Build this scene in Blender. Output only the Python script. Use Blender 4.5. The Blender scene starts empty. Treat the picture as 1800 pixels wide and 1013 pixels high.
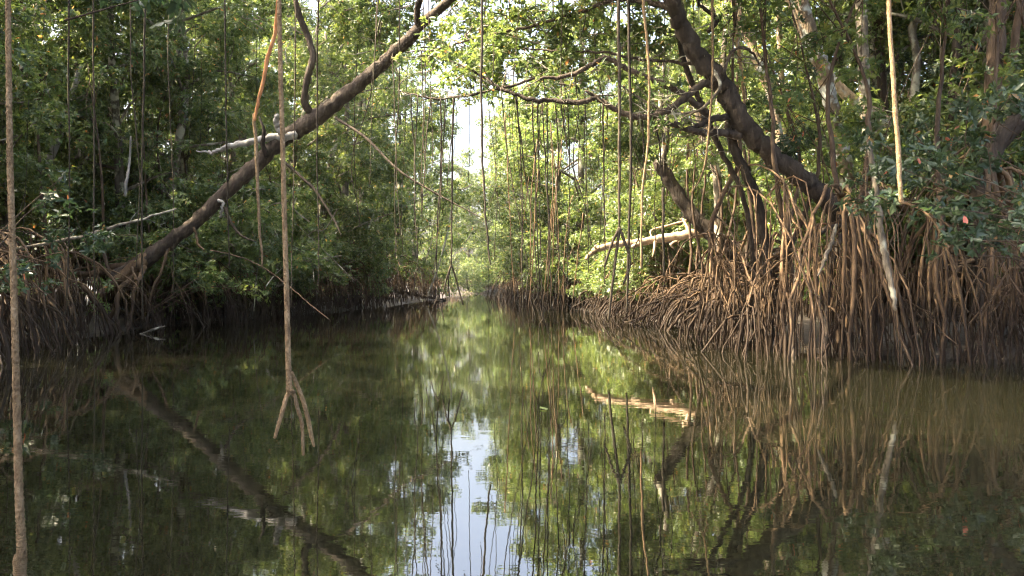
import bpy, math
import numpy as np
R = math.radians
rng = np.random.default_rng(7)
sc = bpy.context.scene
col = sc.collection

# ------------------------------------------------------------------ camera, sky, sun, exposure
F, HOR, CAMH = 1400.0, 503.0, 1.0           # focal length in photo pixels, horizon row, eye height above the water
cd = bpy.data.cameras.new('camera'); cam = bpy.data.objects.new('camera', cd); col.objects.link(cam)
cd.sensor_width = 36.0; cd.lens = 36.0 * F / 1800.0
cd.clip_start = 0.05; cd.clip_end = 2000
cd.shift_y = -(506.5 - HOR) / 1800.0
cam.location = (0, 0, CAMH); cam.rotation_euler = (R(90), 0, 0)
sc.camera = cam
SUN_AZ, SUN_EL = R(-90), R(53)              # azimuth from +Y towards +X
S = np.array([math.sin(SUN_AZ) * math.cos(SUN_EL), math.cos(SUN_AZ) * math.cos(SUN_EL), math.sin(SUN_EL)])
w = bpy.data.worlds.new('World'); sc.world = w; w.use_nodes = True
nt = w.node_tree; bg = nt.nodes['Background']
sky = nt.nodes.new('ShaderNodeTexSky'); sky.sky_type = 'NISHITA'; sky.sun_disc = False
sky.sun_elevation = SUN_EL; sky.sun_rotation = SUN_AZ
sky.air_density = 1.0; sky.dust_density = 10.0; sky.ozone_density = .7
nt.links.new(sky.outputs[0], bg.inputs[0]); bg.inputs[1].default_value = 0.15
ld = bpy.data.lights.new('sun', 'SUN'); ld.energy = 4.7; ld.angle = R(0.6); ld.color = (1.0, 0.83, 0.57)
lo = bpy.data.objects.new('sun', ld); col.objects.link(lo); lo.location = (0, 0, 40)
from mathutils import Vector
lo.rotation_euler = Vector(S).to_track_quat('Z', 'Y').to_euler()
sc.view_settings.view_transform = 'Standard'; sc.view_settings.look = 'None'
sc.view_settings.gamma = 1.0; sc.view_settings.use_curve_mapping = False
sc.view_settings.exposure = 2.95
cy = sc.cycles
cy.use_denoising = True; cy.max_bounces = 6; cy.diffuse_bounces = 3; cy.glossy_bounces = 2
cy.transmission_bounces = 4; cy.transparent_max_bounces = 4; cy.volume_bounces = 0
cy.filter_width = 1.15; cy.use_adaptive_sampling = True; cy.adaptive_threshold = 0.03; cy.sample_clamp_indirect = 6.0

# ------------------------------------------------------------------ helpers
def P(px, py, D):
    return np.array([(px - 900.0) / F * D, D, CAMH + (HOR - py) / F * D])
def PX(pts):
    return np.array([P(*p) for p in pts])

def smooth(pts, rad, n=5):
    """Catmull-Rom through pts with radii."""
    pts = np.asarray(pts, float); rad = np.asarray(rad, float)
    a = np.vstack([2 * pts[0] - pts[1], pts, 2 * pts[-1] - pts[-2]])
    out, ro = [], []
    for i in range(1, len(a) - 2):
        for t in np.arange(n) / n:
            p0, p1, p2, p3 = a[i - 1], a[i], a[i + 1], a[i + 2]
            out.append(0.5 * (2 * p1 + (p2 - p0) * t + (2 * p0 - 5 * p1 + 4 * p2 - p3) * t * t + (3 * p1 - p0 - 3 * p2 + p3) * t ** 3))
            ro.append(rad[i - 1] * (1 - t) + rad[i] * t)
    out.append(pts[-1]); ro.append(rad[-1])
    return np.array(out), np.array(ro)

def unit(v):
    return v / (np.linalg.norm(v, axis=-1, keepdims=True) + 1e-9)

class MB:
    """collects tubes and leaves, links them as ONE mesh object"""
    def __init__(s): s.v = []; s.q = []; s.t = []; s.a = []; s.n = 0
    def tube(s, pts, rad, seg=7, wob=0.06):
        pts = np.asarray(pts, float); rad = np.asarray(rad, float); n = len(pts)
        tan = unit(np.gradient(pts, axis=0))
        u = np.cross(tan[0], [0.31, 0.77, 0.55]); u /= np.linalg.norm(u)
        U = np.empty_like(pts)
        for i in range(n):
            u = u - tan[i] * np.dot(u, tan[i]); u /= np.linalg.norm(u) + 1e-9; U[i] = u
        V = np.cross(tan, U)
        an = np.arange(seg) * 2 * math.pi / seg
        rr = rad[:, None] * (1 + rng.normal(0, wob, (n, seg)))
        ring = pts[:, None] + rr[..., None] * (np.cos(an)[None, :, None] * U[:, None] + np.sin(an)[None, :, None] * V[:, None])
        v = np.vstack([ring.reshape(-1, 3), pts[:1] - tan[:1] * rad[0] * .5, pts[-1:] + tan[-1:] * rad[-1] * .7])
        i = np.arange(n - 1)[:, None] * seg; j = np.arange(seg)[None]; k = (j + 1) % seg
        q = np.stack([i + j, i + k, i + seg + k, i + seg + j], -1).reshape(-1, 4)
        j = np.arange(seg); k = (j + 1) % seg
        t = np.vstack([np.stack([k, j, np.full(seg, n * seg)], -1), np.stack([(n - 1) * seg + j, (n - 1) * seg + k, np.full(seg, n * seg + 1)], -1)])
        s.v.append(v); s.q.append(q + s.n); s.t.append(t + s.n); s.a.append(np.full(len(v), rng.random())); s.n += len(v)
        return s
    def curve(s, pts, rad, seg=7, n=5, wob=0.06, jit=0.0):
        p, r = smooth(pts, rad, n)
        if jit: p[1:-1] += rng.normal(0, jit, (len(p) - 2, 3))
        return s.tube(p, r, seg, wob)
    def leaves(s, pos, axis, per=7, L=0.105, hi=False, spread=(35, 100)):
        """rosettes of folded leaves at pos"""
        N = len(pos)
        if N == 0: return s
        axis = unit(np.asarray(axis, float))
        u = unit(np.cross(axis, unit(rng.normal(size=(N, 3))))); v = np.cross(axis, u)
        ph = (np.arange(per)[None] * 2.4 + rng.random((N, 1)) * 6.28 + rng.normal(0, .25, (N, per)))
        th = np.radians(rng.uniform(spread[0], spread[1], (N, per)))
        d = np.cos(th)[..., None] * axis[:, None] + np.sin(th)[..., None] * (np.cos(ph)[..., None] * u[:, None] + np.sin(ph)[..., None] * v[:, None])
        d[..., 2] -= 0.18; d = unit(d).reshape(-1, 3)
        ax = np.repeat(axis, per, 0)
        side = unit(np.cross(d, ax + rng.normal(0, .25, ax.shape))); nrm = np.cross(side, d)
        M = len(d); l = (L * rng.uniform(.65, 1.25, (M, 1))); wd = l * rng.uniform(.19, .25, (M, 1)); fo = l * rng.uniform(.02, .10, (M, 1))
        b = np.repeat(pos, per, 0) + rng.normal(0, .012, (M, 3))
        tip = b + d * l * 1.05 - nrm * l * rng.uniform(0, .22, (M, 1))
        rn = np.clip(np.repeat(rng.random(N), per) * .6 + rng.random(M) * .4, 0, 1)
        rn = np.where(rng.random(M) < .018, 1.0 + rng.random(M) * .3, rn * .96)
        if hi:
            r1 = b + d * l * .33 + side * wd * .92 + nrm * fo; r2 = b + d * l * .72 + side * wd * .8 + nrm * fo * .5
            l1 = b + d * l * .33 - side * wd * .92 + nrm * fo; l2 = b + d * l * .72 - side * wd * .8 + nrm * fo * .5
            vv = np.stack([b, r1, r2, tip, l2, l1], 1); c = 6
            o = np.arange(M)[:, None] * 6
            q = np.vstack([o + [0, 1, 2, 3], o + [0, 3, 4, 5]]); s.q.append(q + s.n)
        else:
            r1 = b + d * l * .5 + side * wd + nrm * fo; l1 = b + d * l * .5 - side * wd + nrm * fo
            vv = np.stack([b, r1, tip, l1], 1); c = 4
            o = np.arange(M)[:, None] * 4
            s.t.append(np.vstack([o + [0, 1, 2], o + [0, 2, 3]]) + s.n)
        s.v.append(vv.reshape(-1, 3)); s.a.append(np.repeat(rn, c)); s.n += M * c
        return s
    def clump(s, c, r, n, per=7, L=.105, hi=False):
        """leafy clump: rosettes through an ellipsoid, thicker towards its upper shell"""
        r = np.broadcast_to(np.asarray(r, float), (3,))
        d = unit(rng.normal(size=(n, 3)))
        rad = rng.uniform(.25, 1.0, (n, 1)) ** .6
        p = np.asarray(c) + d * rad * r
        return s.leaves(p, d * .8 + [0, 0, .7] + rng.normal(0, .35, (n, 3)), per, L, hi)
    def mesh(s, name, sm=True):
        v = np.vstack(s.v); me = bpy.data.meshes.new(name)
        q = np.vstack(s.q) if s.q else np.zeros((0, 4), int); t = np.vstack(s.t) if s.t else np.zeros((0, 3), int)
        me.vertices.add(len(v)); me.vertices.foreach_set('co', v.astype(np.float32).ravel())
        li = np.concatenate([q.ravel(), t.ravel()]).astype(np.int32)
        me.loops.add(len(li)); me.loops.foreach_set('vertex_index', li)
        ls = np.concatenate([np.arange(len(q)) * 4, len(q) * 4 + np.arange(len(t)) * 3]).astype(np.int32)
        me.polygons.add(len(ls)); me.polygons.foreach_set('loop_start', ls)
        me.update(calc_edges=True)
        me.polygons.foreach_set('use_smooth', np.full(len(ls), sm))
        at = me.attributes.new('rnd', 'FLOAT', 'POINT'); at.data.foreach_set('value', np.concatenate(s.a).astype(np.float32))
        return me
    def build(s, name, mat, parent=None, sm=True, kind=None):
        return link(name, s.mesh(name, sm), mat, parent, kind)

def link(name, me, mat=None, parent=None, kind=None):
    if mat and not me.materials: me.materials.append(mat)
    o = bpy.data.objects.new(name, me); col.objects.link(o)
    if parent:
        o.parent = parent
        o.matrix_parent_inverse = parent.matrix_basis.inverted()
    if kind: o['kind'] = kind
    return o
def tag(o, label, cat, group=None):
    o['label'] = label; o['category'] = cat
    if group: o['group'] = group
    return o
def thing(name, label, cat, loc=(0, 0, 0), rz=0, sc_=1.0, group=None):
    o = bpy.data.objects.new(name, None); col.objects.link(o); o.empty_display_size = .1
    o.location = loc; o.rotation_euler = (0, 0, rz); o.scale = (sc_,) * 3 if np.isscalar(sc_) else sc_
    return tag(o, label, cat, group)
def child(name, me, mat, parent, kind=None):      # mesh in the parent's own space
    if mat and not me.materials: me.materials.append(mat)
    o = bpy.data.objects.new(name, me); col.objects.link(o); o.parent = parent
    if kind: o['kind'] = kind
    return o

# ------------------------------------------------------------------ materials
def mat(name):
    m = bpy.data.materials.new(name); m.use_nodes = True
    return m, m.node_tree.nodes, m.node_tree.links
def ramp(n, stops, interp='LINEAR'):
    r = n.new('ShaderNodeValToRGB'); e = r.color_ramp.elements; r.color_ramp.interpolation = interp
    while len(e) < len(stops): e.new(.5)
    for k, (p, c) in enumerate(stops): e[k].position = p; e[k].color = (*c, 1)
    return r
def bark(name, c1, c2, c3, scale=9.0, bump=.5, rough=.85, lichen=.0, tide=None, stretch=.35):
    m, n, l = mat(name); b = n['Principled BSDF']; b.inputs['Roughness'].default_value = rough
    b.inputs['Specular IOR Level'].default_value = .25
    tc = n.new('ShaderNodeTexCoord'); mp = n.new('ShaderNodeMapping'); mp.inputs['Scale'].default_value = (1, 1, stretch)
    l.new(tc.outputs['Object'], mp.inputs[0])
    a = n.new('ShaderNodeTexNoise'); a.inputs['Scale'].default_value = scale; a.inputs['Detail'].default_value = 6; a.inputs['Roughness'].default_value = .65
    l.new(mp.outputs[0], a.inputs[0])
    r = ramp(n, [(.28, c1), (.5, c2), (.75, c3)]); l.new(a.outputs[0], r.inputs[0]); out = r.outputs[0]
    at = n.new('ShaderNodeAttribute'); at.attribute_name = 'rnd'
    mr = n.new('ShaderNodeMapRange'); mr.inputs[3].default_value = .6; mr.inputs[4].default_value = 1.35; l.new(at.outputs['Fac'], mr.inputs[0])
    mx = n.new('ShaderNodeVectorMath'); mx.operation = 'SCALE'; l.new(out, mx.inputs[0]); l.new(mr.outputs[0], mx.inputs['Scale']); out = mx.outputs[0]
    if lichen:
        z = n.new('ShaderNodeTexNoise'); z.inputs['Scale'].default_value = 3.2; z.inputs['Detail'].default_value = 7; l.new(tc.outputs['Object'], z.inputs[0])
        zr = ramp(n, [(.56 - lichen * .1, (0, 0, 0)), (.62, (1, 1, 1))]); l.new(z.outputs[0], zr.inputs[0])
        mi = n.new('ShaderNodeMix'); mi.data_type = 'RGBA'; l.new(zr.outputs[0], mi.inputs[0]); l.new(out, mi.inputs[6]); mi.inputs[7].default_value = (min(c3[0] * 1.5, .4), min(c3[1] * 1.65, .42), min(c3[2] * 1.6, .38), 1); out = mi.outputs[2]
    if tide:                                       # wet mud film left by the tide on the foot of the roots
        g = n.new('ShaderNodeNewGeometry'); sx = n.new('ShaderNodeSeparateXYZ'); l.new(g.outputs['Position'], sx.inputs[0])
        no = n.new('ShaderNodeTexNoise'); no.inputs['Scale'].default_value = 4.5; no.inputs['Detail'].default_value = 5; l.new(g.outputs['Position'], no.inputs[0])
        ad = n.new('ShaderNodeMath'); ad.operation = 'MULTIPLY_ADD'; ad.inputs[1].default_value = -1.5; l.new(no.outputs[0], ad.inputs[0]); l.new(sx.outputs[2], ad.inputs[2])
        st = n.new('ShaderNodeMapRange'); st.inputs[1].default_value = -.25; st.inputs[2].default_value = .35; l.new(ad.outputs[0], st.inputs[0])
        mi = n.new('ShaderNodeMix'); mi.data_type = 'RGBA'; l.new(st.outputs[0], mi.inputs[0]); mi.inputs[6].default_value = (*tide, 1); l.new(out, mi.inputs[7]); out = mi.outputs[2]
    l.new(out, b.inputs['Base Color'])
    bp = n.new('ShaderNodeBump'); bp.inputs['Strength'].default_value = bump; bp.inputs['Distance'].default_value = .03
    f = n.new('ShaderNodeTexNoise'); f.inputs['Scale'].default_value = scale * 4; f.inputs['Detail'].default_value = 5; l.new(mp.outputs[0], f.inputs[0])
    l.new(f.outputs[0], bp.inputs['Height']); l.new(bp.outputs[0], b.inputs['Normal'])
    return m
M = {}
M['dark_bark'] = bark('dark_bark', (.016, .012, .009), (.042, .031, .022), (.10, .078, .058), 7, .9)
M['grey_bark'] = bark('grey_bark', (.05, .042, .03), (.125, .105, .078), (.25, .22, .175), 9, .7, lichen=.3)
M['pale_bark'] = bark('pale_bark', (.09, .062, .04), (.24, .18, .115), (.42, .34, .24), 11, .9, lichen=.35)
M['brown_bark'] = bark('brown_bark', (.03, .02, .013), (.075, .05, .032), (.13, .09, .06), 8, .6)
M['dead_wood'] = bark('dead_wood', (.19, .13, .08), (.36, .265, .175), (.52, .42, .31), 5, .7)
M['white_wood'] = bark('white_wood', (.18, .17, .155), (.32, .305, .28), (.46, .44, .41), 7, .5)
M['root'] = bark('root_bark', (.036, .021, .011), (.092, .057, .030), (.20, .132, .072), 7, .5, rough=.75, tide=(.024, .0145, .008))
M['aerial'] = bark('aerial_bark', (.018, .014, .009), (.042, .033, .022), (.085, .068, .046), 12, .4)
M['near_root'] = bark('near_root_bark', (.11, .07, .037), (.23, .155, .082), (.38, .275, .16), 34, .9, stretch=.5)
M['orange_root'] = bark('orange_root_bark', (.17, .075, .032), (.31, .14, .055), (.42, .22, .10), 16, .4)

def leafmat(name, stops, trans, tf=.38):
    m, n, l = mat(name); b = n['Principled BSDF']; b.inputs['Roughness'].default_value = .38; b.inputs['Specular IOR Level'].default_value = .45
    at = n.new('ShaderNodeAttribute'); at.attribute_name = 'rnd'
    mu = n.new('ShaderNodeMath'); mu.operation = 'MULTIPLY'; mu.inputs[1].default_value = .77; l.new(at.outputs['Fac'], mu.inputs[0])
    r = ramp(n, stops); l.new(mu.outputs[0], r.inputs[0])
    oi = n.new('ShaderNodeObjectInfo'); mr = n.new('ShaderNodeMapRange'); mr.inputs[3].default_value = .88; mr.inputs[4].default_value = 1.35; l.new(oi.outputs['Random'], mr.inputs[0])
    hs = n.new('ShaderNodeHueSaturation'); l.new(r.outputs[0], hs.inputs['Color']); l.new(mr.outputs[0], hs.inputs['Value']); hs.inputs['Saturation'].default_value = .86
    l.new(hs.outputs[0], b.inputs['Base Color'])
    t = n.new('ShaderNodeBsdfTranslucent'); tm = n.new('ShaderNodeMix'); tm.data_type = 'RGBA'; tm.blend_type = 'MULTIPLY'; tm.inputs[0].default_value = 1
    l.new(hs.outputs[0], tm.inputs[6]); tm.inputs[7].default_value = (*trans, 1); l.new(tm.outputs[2], t.inputs[0])
    ms = n.new('ShaderNodeMixShader'); ms.inputs[0].default_value = tf
    l.new(b.outputs[0], ms.inputs[1]); l.new(t.outputs[0], ms.inputs[2]); l.new(ms.outputs[0], n['Material Output'].inputs[0])
    return m
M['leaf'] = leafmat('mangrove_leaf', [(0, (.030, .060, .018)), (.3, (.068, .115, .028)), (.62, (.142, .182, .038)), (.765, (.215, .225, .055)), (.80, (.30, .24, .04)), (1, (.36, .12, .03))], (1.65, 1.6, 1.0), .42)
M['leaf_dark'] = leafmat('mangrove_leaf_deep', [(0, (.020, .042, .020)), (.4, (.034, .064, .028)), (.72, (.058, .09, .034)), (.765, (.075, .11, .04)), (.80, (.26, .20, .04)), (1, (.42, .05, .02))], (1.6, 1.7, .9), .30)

def mudmat():
    m, n, l = mat('mud'); b = n['Principled BSDF']; b.inputs['Roughness'].default_value = .6
    tc = n.new('ShaderNodeTexCoord'); a = n.new('ShaderNodeTexNoise'); a.inputs['Scale'].default_value = 1.6; a.inputs['Detail'].default_value = 8; l.new(tc.outputs['Object'], a.inputs[0])
    r = ramp(n, [(.3, (.018, .014, .010)), (.55, (.045, .035, .024)), (.8, (.085, .066, .046))]); l.new(a.outputs[0], r.inputs[0]); l.new(r.outputs[0], b.inputs['Base Color'])
    bp = n.new('ShaderNodeBump'); bp.inputs['Distance'].default_value = .08; f = n.new('ShaderNodeTexNoise'); f.inputs['Scale'].default_value = 9; f.inputs['Detail'].default_value = 6
    l.new(tc.outputs['Object'], f.inputs[0]); l.new(f.outputs[0], bp.inputs['Height']); l.new(bp.outputs[0], b.inputs['Normal'])
    return m
M['mud'] = mudmat()
def watermat():
    m, n, l = mat('river_water'); b = n['Principled BSDF']
    b.inputs['Base Color'].default_value = (.0075, .0078, .0040, 1); b.inputs['Roughness'].default_value = .015; b.inputs['IOR'].default_value = 1.55
    b.inputs['Specular IOR Level'].default_value = 1.0
    tc = n.new('ShaderNodeTexCoord')
    def noise(sx, sy, det):
        mp = n.new('ShaderNodeMapping'); mp.inputs['Scale'].default_value = (sx, sy, 1); l.new(tc.outputs['Object'], mp.inputs[0])
        f = n.new('ShaderNodeTexNoise'); f.inputs['Scale'].default_value = 1; f.inputs['Detail'].default_value = det; l.new(mp.outputs[0], f.inputs[0]); return f
    f1 = noise(3.5, 9.0, 3); f2 = noise(.35, .8, 2)
    bp = n.new('ShaderNodeBump'); bp.inputs['Strength'].default_value = 1; bp.inputs['Distance'].default_value = .00042; l.new(f1.outputs[0], bp.inputs['Height'])
    b2 = n.new('ShaderNodeBump'); b2.inputs['Strength'].default_value = 1; b2.inputs['Distance'].default_value = .0010; l.new(f2.outputs[0], b2.inputs['Height']); l.new(bp.outputs[0], b2.inputs['Normal'])
    l.new(b2.outputs[0], b.inputs['Normal'])
    return m
M['water'] = watermat()

# ------------------------------------------------------------------ the setting: mud ground with the channel cut into it, water
YL = np.array([-60, 0, 8, 9.5, 13.7, 19.4, 28.6, 33, 40, 64, 95, 108, 112.]); XL = np.array([-7.5, -7, -6.6, -7.2, -8.6, -8.7, -8.2, -6.8, -6.0, -5.6, -6.5, -6.0, -.5])
YR = np.array([-60, 0, 6, 10.3, 11.3, 13, 18, 27, 33, 52, 82, 100, 108, 112.]); XR = np.array([9, 9, 8.8, 7.8, 4.9, 4.1, 4.2, 3.7, 2.6, 1.2, .3, .6, 1.0, -.5])
def ground_z(x, y):
    x = np.asarray(x, float); y = np.asarray(y, float)
    d = np.minimum(x - np.interp(y, YL, XL), np.interp(y, YR, XR) - x)          # > 0 inside the channel
    d = np.where(y > 111, -np.maximum((y - 111), 0) - .2, d)
    z = np.where(d > 0, -np.minimum(d * .55, .9), np.minimum(-d * .14, .34) + np.minimum(np.maximum(-d - 3, 0) * .02, .5))
    return z + .05 * np.sin(x * 1.7 + y * .6) * np.sin(y * 1.3 - x * .4) * (d < -.1)
def build_ground():
    gx = np.concatenate([[-150, -90, -60], np.arange(-40, -14, 2.0), np.arange(-14, 12, .5), np.arange(12, 40, 2.0), [60, 90, 150]])
    gy = np.concatenate([[-80, -40], np.arange(-20, 4, 2.0), np.arange(4, 45, .5), np.arange(45, 125, 1.0), np.arange(125, 160, 5.0), [180, 220, 280]])
    X, Y = np.meshgrid(gx, gy); Z = ground_z(X, Y)
    v = np.stack([X, Y, Z], -1).reshape(-1, 3); nx, ny = len(gx), len(gy)
    i = (np.arange(ny - 1)[:, None] * nx + np.arange(nx - 1)[None]).ravel()
    mb = MB(); mb.v = [v]; mb.q = [np.stack([i, i + 1, i + 1 + nx, i + nx], -1)]; mb.a = [np.zeros(len(v))]
    o = mb.build('ground', M['mud'], kind='structure'); o['label'] = 'dark wet mud of the mangrove banks'
build_ground()
mb = MB(); mb.v = [np.array([[-16, -50, 0], [14, -50, 0], [14, 118, 0], [-16, 118, 0.]])]; mb.q = [np.array([[0, 1, 2, 3]])]; mb.a = [np.zeros(4)]
o = mb.build('water', M['water'], kind='structure'); o['label'] = 'still murky green brown water of the channel'

# ------------------------------------------------------------------ roots
def stilt_path(a, f, rise=.15, p=1.7, q=1.7, n=10, wig=.03):
    a = np.asarray(a, float); f = np.asarray(f, float); t = np.linspace(0, 1, n)[:, None]
    h = a[:2] + (f[:2] - a[:2]) * (1 - (1 - t) ** p)
    z = a[2] + rise * 4 * t * (1 - t) + (f[2] - a[2]) * t ** q
    pts = np.hstack([h, z]); ws = rng.normal(0, wig, (n, 3)); ws[0] = 0
    return pts + ws
def hang_path(top, bot, n=12, wig=.02, bow=.0):
    t = np.linspace(0, 1, n)[:, None]; p = np.asarray(top) * (1 - t) + np.asarray(bot) * t
    w_ = np.cumsum(rng.normal(0, wig, (n, 3)), 0); w_ -= w_[0]; w_ -= t * w_[-1]; w_[:, 2] = 0
    p[:, 0] += bow * 4 * t[:, 0] * (1 - t[:, 0])
    return p + w_

# ------------------------------------------------------------------ generic mangroves: shared trunks, limbs, crowns, root skirts
def make_proto(H, Rr, z0, nl, dens, L=.122, lean=0.0, strands=14):
    tr, li, cr, ro, ar = MB(), MB(), MB(), MB(), MB()
    ang = rng.random() * 6.28
    tp = np.array([[0, 0, .9], [.1 * math.cos(ang), .1 * math.sin(ang), H * .3], [lean + rng.normal(0, .25), rng.normal(0, .25), H * .6], [lean * 1.6 + rng.normal(0, .35), rng.normal(0, .35), H * .93]])
    tr.curve(tp, [.15, .13, .095, .03], 8, 6)
    tpp, _ = smooth(tp, [1, 1, 1, 1], 10)
    for k in range(nl):
        f = (k + rng.random()) / nl; z = z0 + (H * .95 - z0) * f
        i = np.argmin(abs(tpp[:, 2] - max(z - .8, 1.1))); b = tpp[i]
        a = k * 2.4 + rng.normal(0, .4)
        rad = Rr * (math.sin(math.pi * (.18 + .74 * f)) ** .6) * rng.uniform(.65, 1.1)
        e = np.array([b[0] + rad * math.cos(a), b[1] + rad * math.sin(a), z + rng.uniform(-.3, .5)])
        m = (b + e) / 2 + [rng.normal(0, .15), rng.normal(0, .15), rng.uniform(-.1, .35)]
        li.curve([b, m, e], [.05 * (1.2 - f * .6), .032, .012], 5, 4)
        for _ in range(5):
            t = rng.uniform(.45, 1.08); c = (m + (e - m) * (t - .5) * 2) if t > .5 else b + (m - b) * t * 2
            c2 = c + rng.normal(0, 1, 3) * [.55, .55, .4]
            li.curve([c, (c + c2) / 2 + rng.normal(0, .06, 3), c2], [.014, .01, .006], 4, 2)
            cr.clump(c2, np.array([.62, .62, .42]) * rng.uniform(.7, 1.25), int(dens * .85 * rng.uniform(.6, 1.4)), 7, L)
    for k in range(34):                            # stilt roots
        a = rng.random() * 6.28; z = rng.uniform(.8, 2.3); d = rng.uniform(.5, 2.1) * (.5 + z * .3)
        pth = stilt_path([0, 0, z], [d * math.cos(a), d * math.sin(a), -.6], rng.uniform(.05, .3), rng.uniform(1.4, 2.1), rng.uniform(1.5, 2.3), 8)
        ro.tube(pth, np.linspace(.024, .015, 8) * rng.uniform(.7, 1.3), 5)
        for s_ in range(2):
            c = pth[rng.integers(2, 6)]; a2 = a + rng.normal(0, .9)
            ro.tube(stilt_path(c, c * [1, 1, 0] + [.5 * rng.random() * math.cos(a2), .5 * rng.random() * math.sin(a2), -.6], .04, 1.6, 1.4, 6), np.linspace(.016, .011, 6), 4)
    for k in range(strands):                       # slender roots dropping from the limbs
        a = rng.random() * 6.28; d = Rr * rng.uniform(.35, .95); z = rng.uniform(.35, .8) * H
        ar.tube(hang_path([d * math.cos(a), d * math.sin(a), z], [d * math.cos(a) + rng.normal(0, .25), d * math.sin(a) + rng.normal(0, .25), rng.uniform(-.3, z * .45)], 8, .03), np.full(8, rng.uniform(.0035, .008)), 4)
    return [x.mesh(nm) for x, nm in ((tr, 'trunk'), (li, 'limbs'), (cr, 'crown'), (ro, 'prop_roots'), (ar, 'aerial_roots'))]
protos = [make_proto(12, 2.7, 1.3, 17, 62), make_proto(13, 2.5, 1.6, 17, 60, lean=.6), make_proto(11, 3.0, 1.2, 16, 62),
          make_proto(14, 2.6, 2.2, 18, 55, lean=-.5, strands=18)]
tall = [make_proto(15, 2.7, 5.5, 14, 55, strands=20), make_proto(16, 2.5, 6.5, 13, 55, lean=.7, strands=18)]
bushes = [make_proto(4.2, 1.7, 1.0, 9, 62, strands=3), make_proto(3.4, 1.9, .9, 9, 62, strands=3)]
def plant_tree(pr, x, y, label, group, s=1.0, name='mangrove_tree', cat='tree', bark_='grey_bark', leaf='leaf', rz=None, roots=True, strands=True):
    rz = rng.random() * 6.28 if rz is None else rz
    t = thing(name, label, cat, (x, y, float(ground_z(x, y))), rz, (s, s, s * rng.uniform(.92, 1.08)), group)
    child('trunk', pr[0], M[bark_], t); child('limbs', pr[1], M[bark_], t); child('crown', pr[2], M[leaf], t, 'stuff')
    if roots: child('prop_roots', pr[3], M['root'], t, 'stuff')
    if strands: child('aerial_roots', pr[4], M['aerial'], t, 'stuff')
    return t
ORD = 'first second third fourth fifth sixth seventh eighth ninth tenth eleventh twelfth thirteenth fourteenth fifteenth sixteenth seventeenth eighteenth nineteenth twentieth'.split() + ['twenty %s' % a for a in 'first second third fourth fifth sixth seventh eighth ninth'.split()] + ['thirtieth']
def bank_row(edge, side, ys, off, prs, label, group, s=(.9, 1.1), jit=.6, **kw):
    for y in ys:
        yy = y + rng.normal(0, jit * .6); x = np.interp(yy, *edge) + side * (off + rng.uniform(-jit, jit))
        plant_tree(prs[rng.integers(len(prs))], x, yy, label + ', %s from its near end' % ORD[ys.index(y)], group, rng.uniform(*s), **kw)
L_, R_ = (YL, XL), (YR, XR)
# left bank
for k_, (x, y, k, sc2) in enumerate(((-11.4, 12.6, 0, 1.0), (-11.3, 14.6, 2, .9), (-13.2, 16.8, 2, 1.05), (-12.6, 19.8, 1, 1.1), (-10.6, 21.6, 1, .95), (-9.6, 22.6, 2, 1.0), (-12.8, 23.6, 0, 1.15), (-10.3, 24.8, 0, 1.0), (-9.9, 28, 2, 1.0), (-9.0, 31.5, 1, 1.0))):
    plant_tree(protos[k], x, y, 'leafy shaded mangrove in the front row of the left bank, %s from its near end' % ORD[k_], 'front trees of the left bank', sc2)
bank_row(L_, -1, [35, 38.5, 42.5, 47, 52, 58, 64], 1.9, protos, 'tall mangrove up the far left bank', 'far trees of the left bank', (1.2, 1.4), .4)
bank_row(L_, -1, [15, 19, 23, 27.5, 32, 37, 43, 50, 58], 6.2, protos, 'leafy mangrove in the second row of the left bank', 'second row of the left bank', (1.2, 1.4), 1.0)
bank_row(L_, -1, [18, 22, 25, 28, 31, 34, 41, 50, 60], 11.5, protos, 'tall mangrove deep in the left bank forest', 'deep forest of the left bank', (1.35, 1.6), 1.5, strands=False, roots=False)
bank_row(L_, -1, [20.5, 23, 25, 27.5, 30, 34], .25, bushes, 'low leafy bush over the dark roots of the left bank', 'low bushes of the left bank', (.75, 1.0), .3, name='mangrove_bush', cat='bush', strands=False)
for k_, (x, y) in enumerate(((-9.8, 6.2), (-10.9, 8.6))):  # trees added out of view to shade the near left roots
    plant_tree(protos[[0, 2][k_]], x, y, 'unseen leafy mangrove shading the roots outside the left edge, %s from the viewpoint' % ORD[k_], 'trees outside the left edge', 1.1)
bank_row(L_, -1, [-4, 0, 4], 2.4, [protos[1], protos[3]], 'unseen tall mangrove just outside the left edge', 'trees outside the left edge', (1.3, 1.4), .4)  # unseen trees, added to keep the sun off the near water
# right bank
bank_row(R_, 1, [21.5], 4.8, protos[:1], 'sunlit leafy mangrove just behind the root end of the log', 'sunlit trees of the right bank', (.9, 1.0), .2)
bank_row(R_, 1, [25.5, 28.5, 31.8], 2.4, protos[:3], 'sunlit yellow green mangrove behind the pale log', 'sunlit trees of the right bank', (.9, 1.05))
bank_row(R_, 1, [35, 39, 44, 50, 57, 64, 72, 80], .15, protos, 'tall sunlit mangrove up the far right bank', 'far trees of the right bank', (1.1, 1.3), .4)
bank_row(R_, 1, [19, 22, 26, 31, 37, 44, 52, 62], 6.0, protos, 'mangrove in the second row of the right bank', 'second row of the right bank', (1.15, 1.35), 1.0)
bank_row(R_, 1, [15.5, 18, 20.5, 23, 26, 31, 38, 47], 10.5, tall + protos, 'tall mangrove deep in the right bank forest', 'deep forest of the right bank', (1.2, 1.4), 1.2, roots=False)
bank_row(R_, 1, [16, 19, 22, 25, 29, 34, 42], 16, protos, 'leafy mangrove in the last visible row of the right bank', 'last row of the right bank', (1.3, 1.5), 1.2, roots=False, strands=False)
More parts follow.
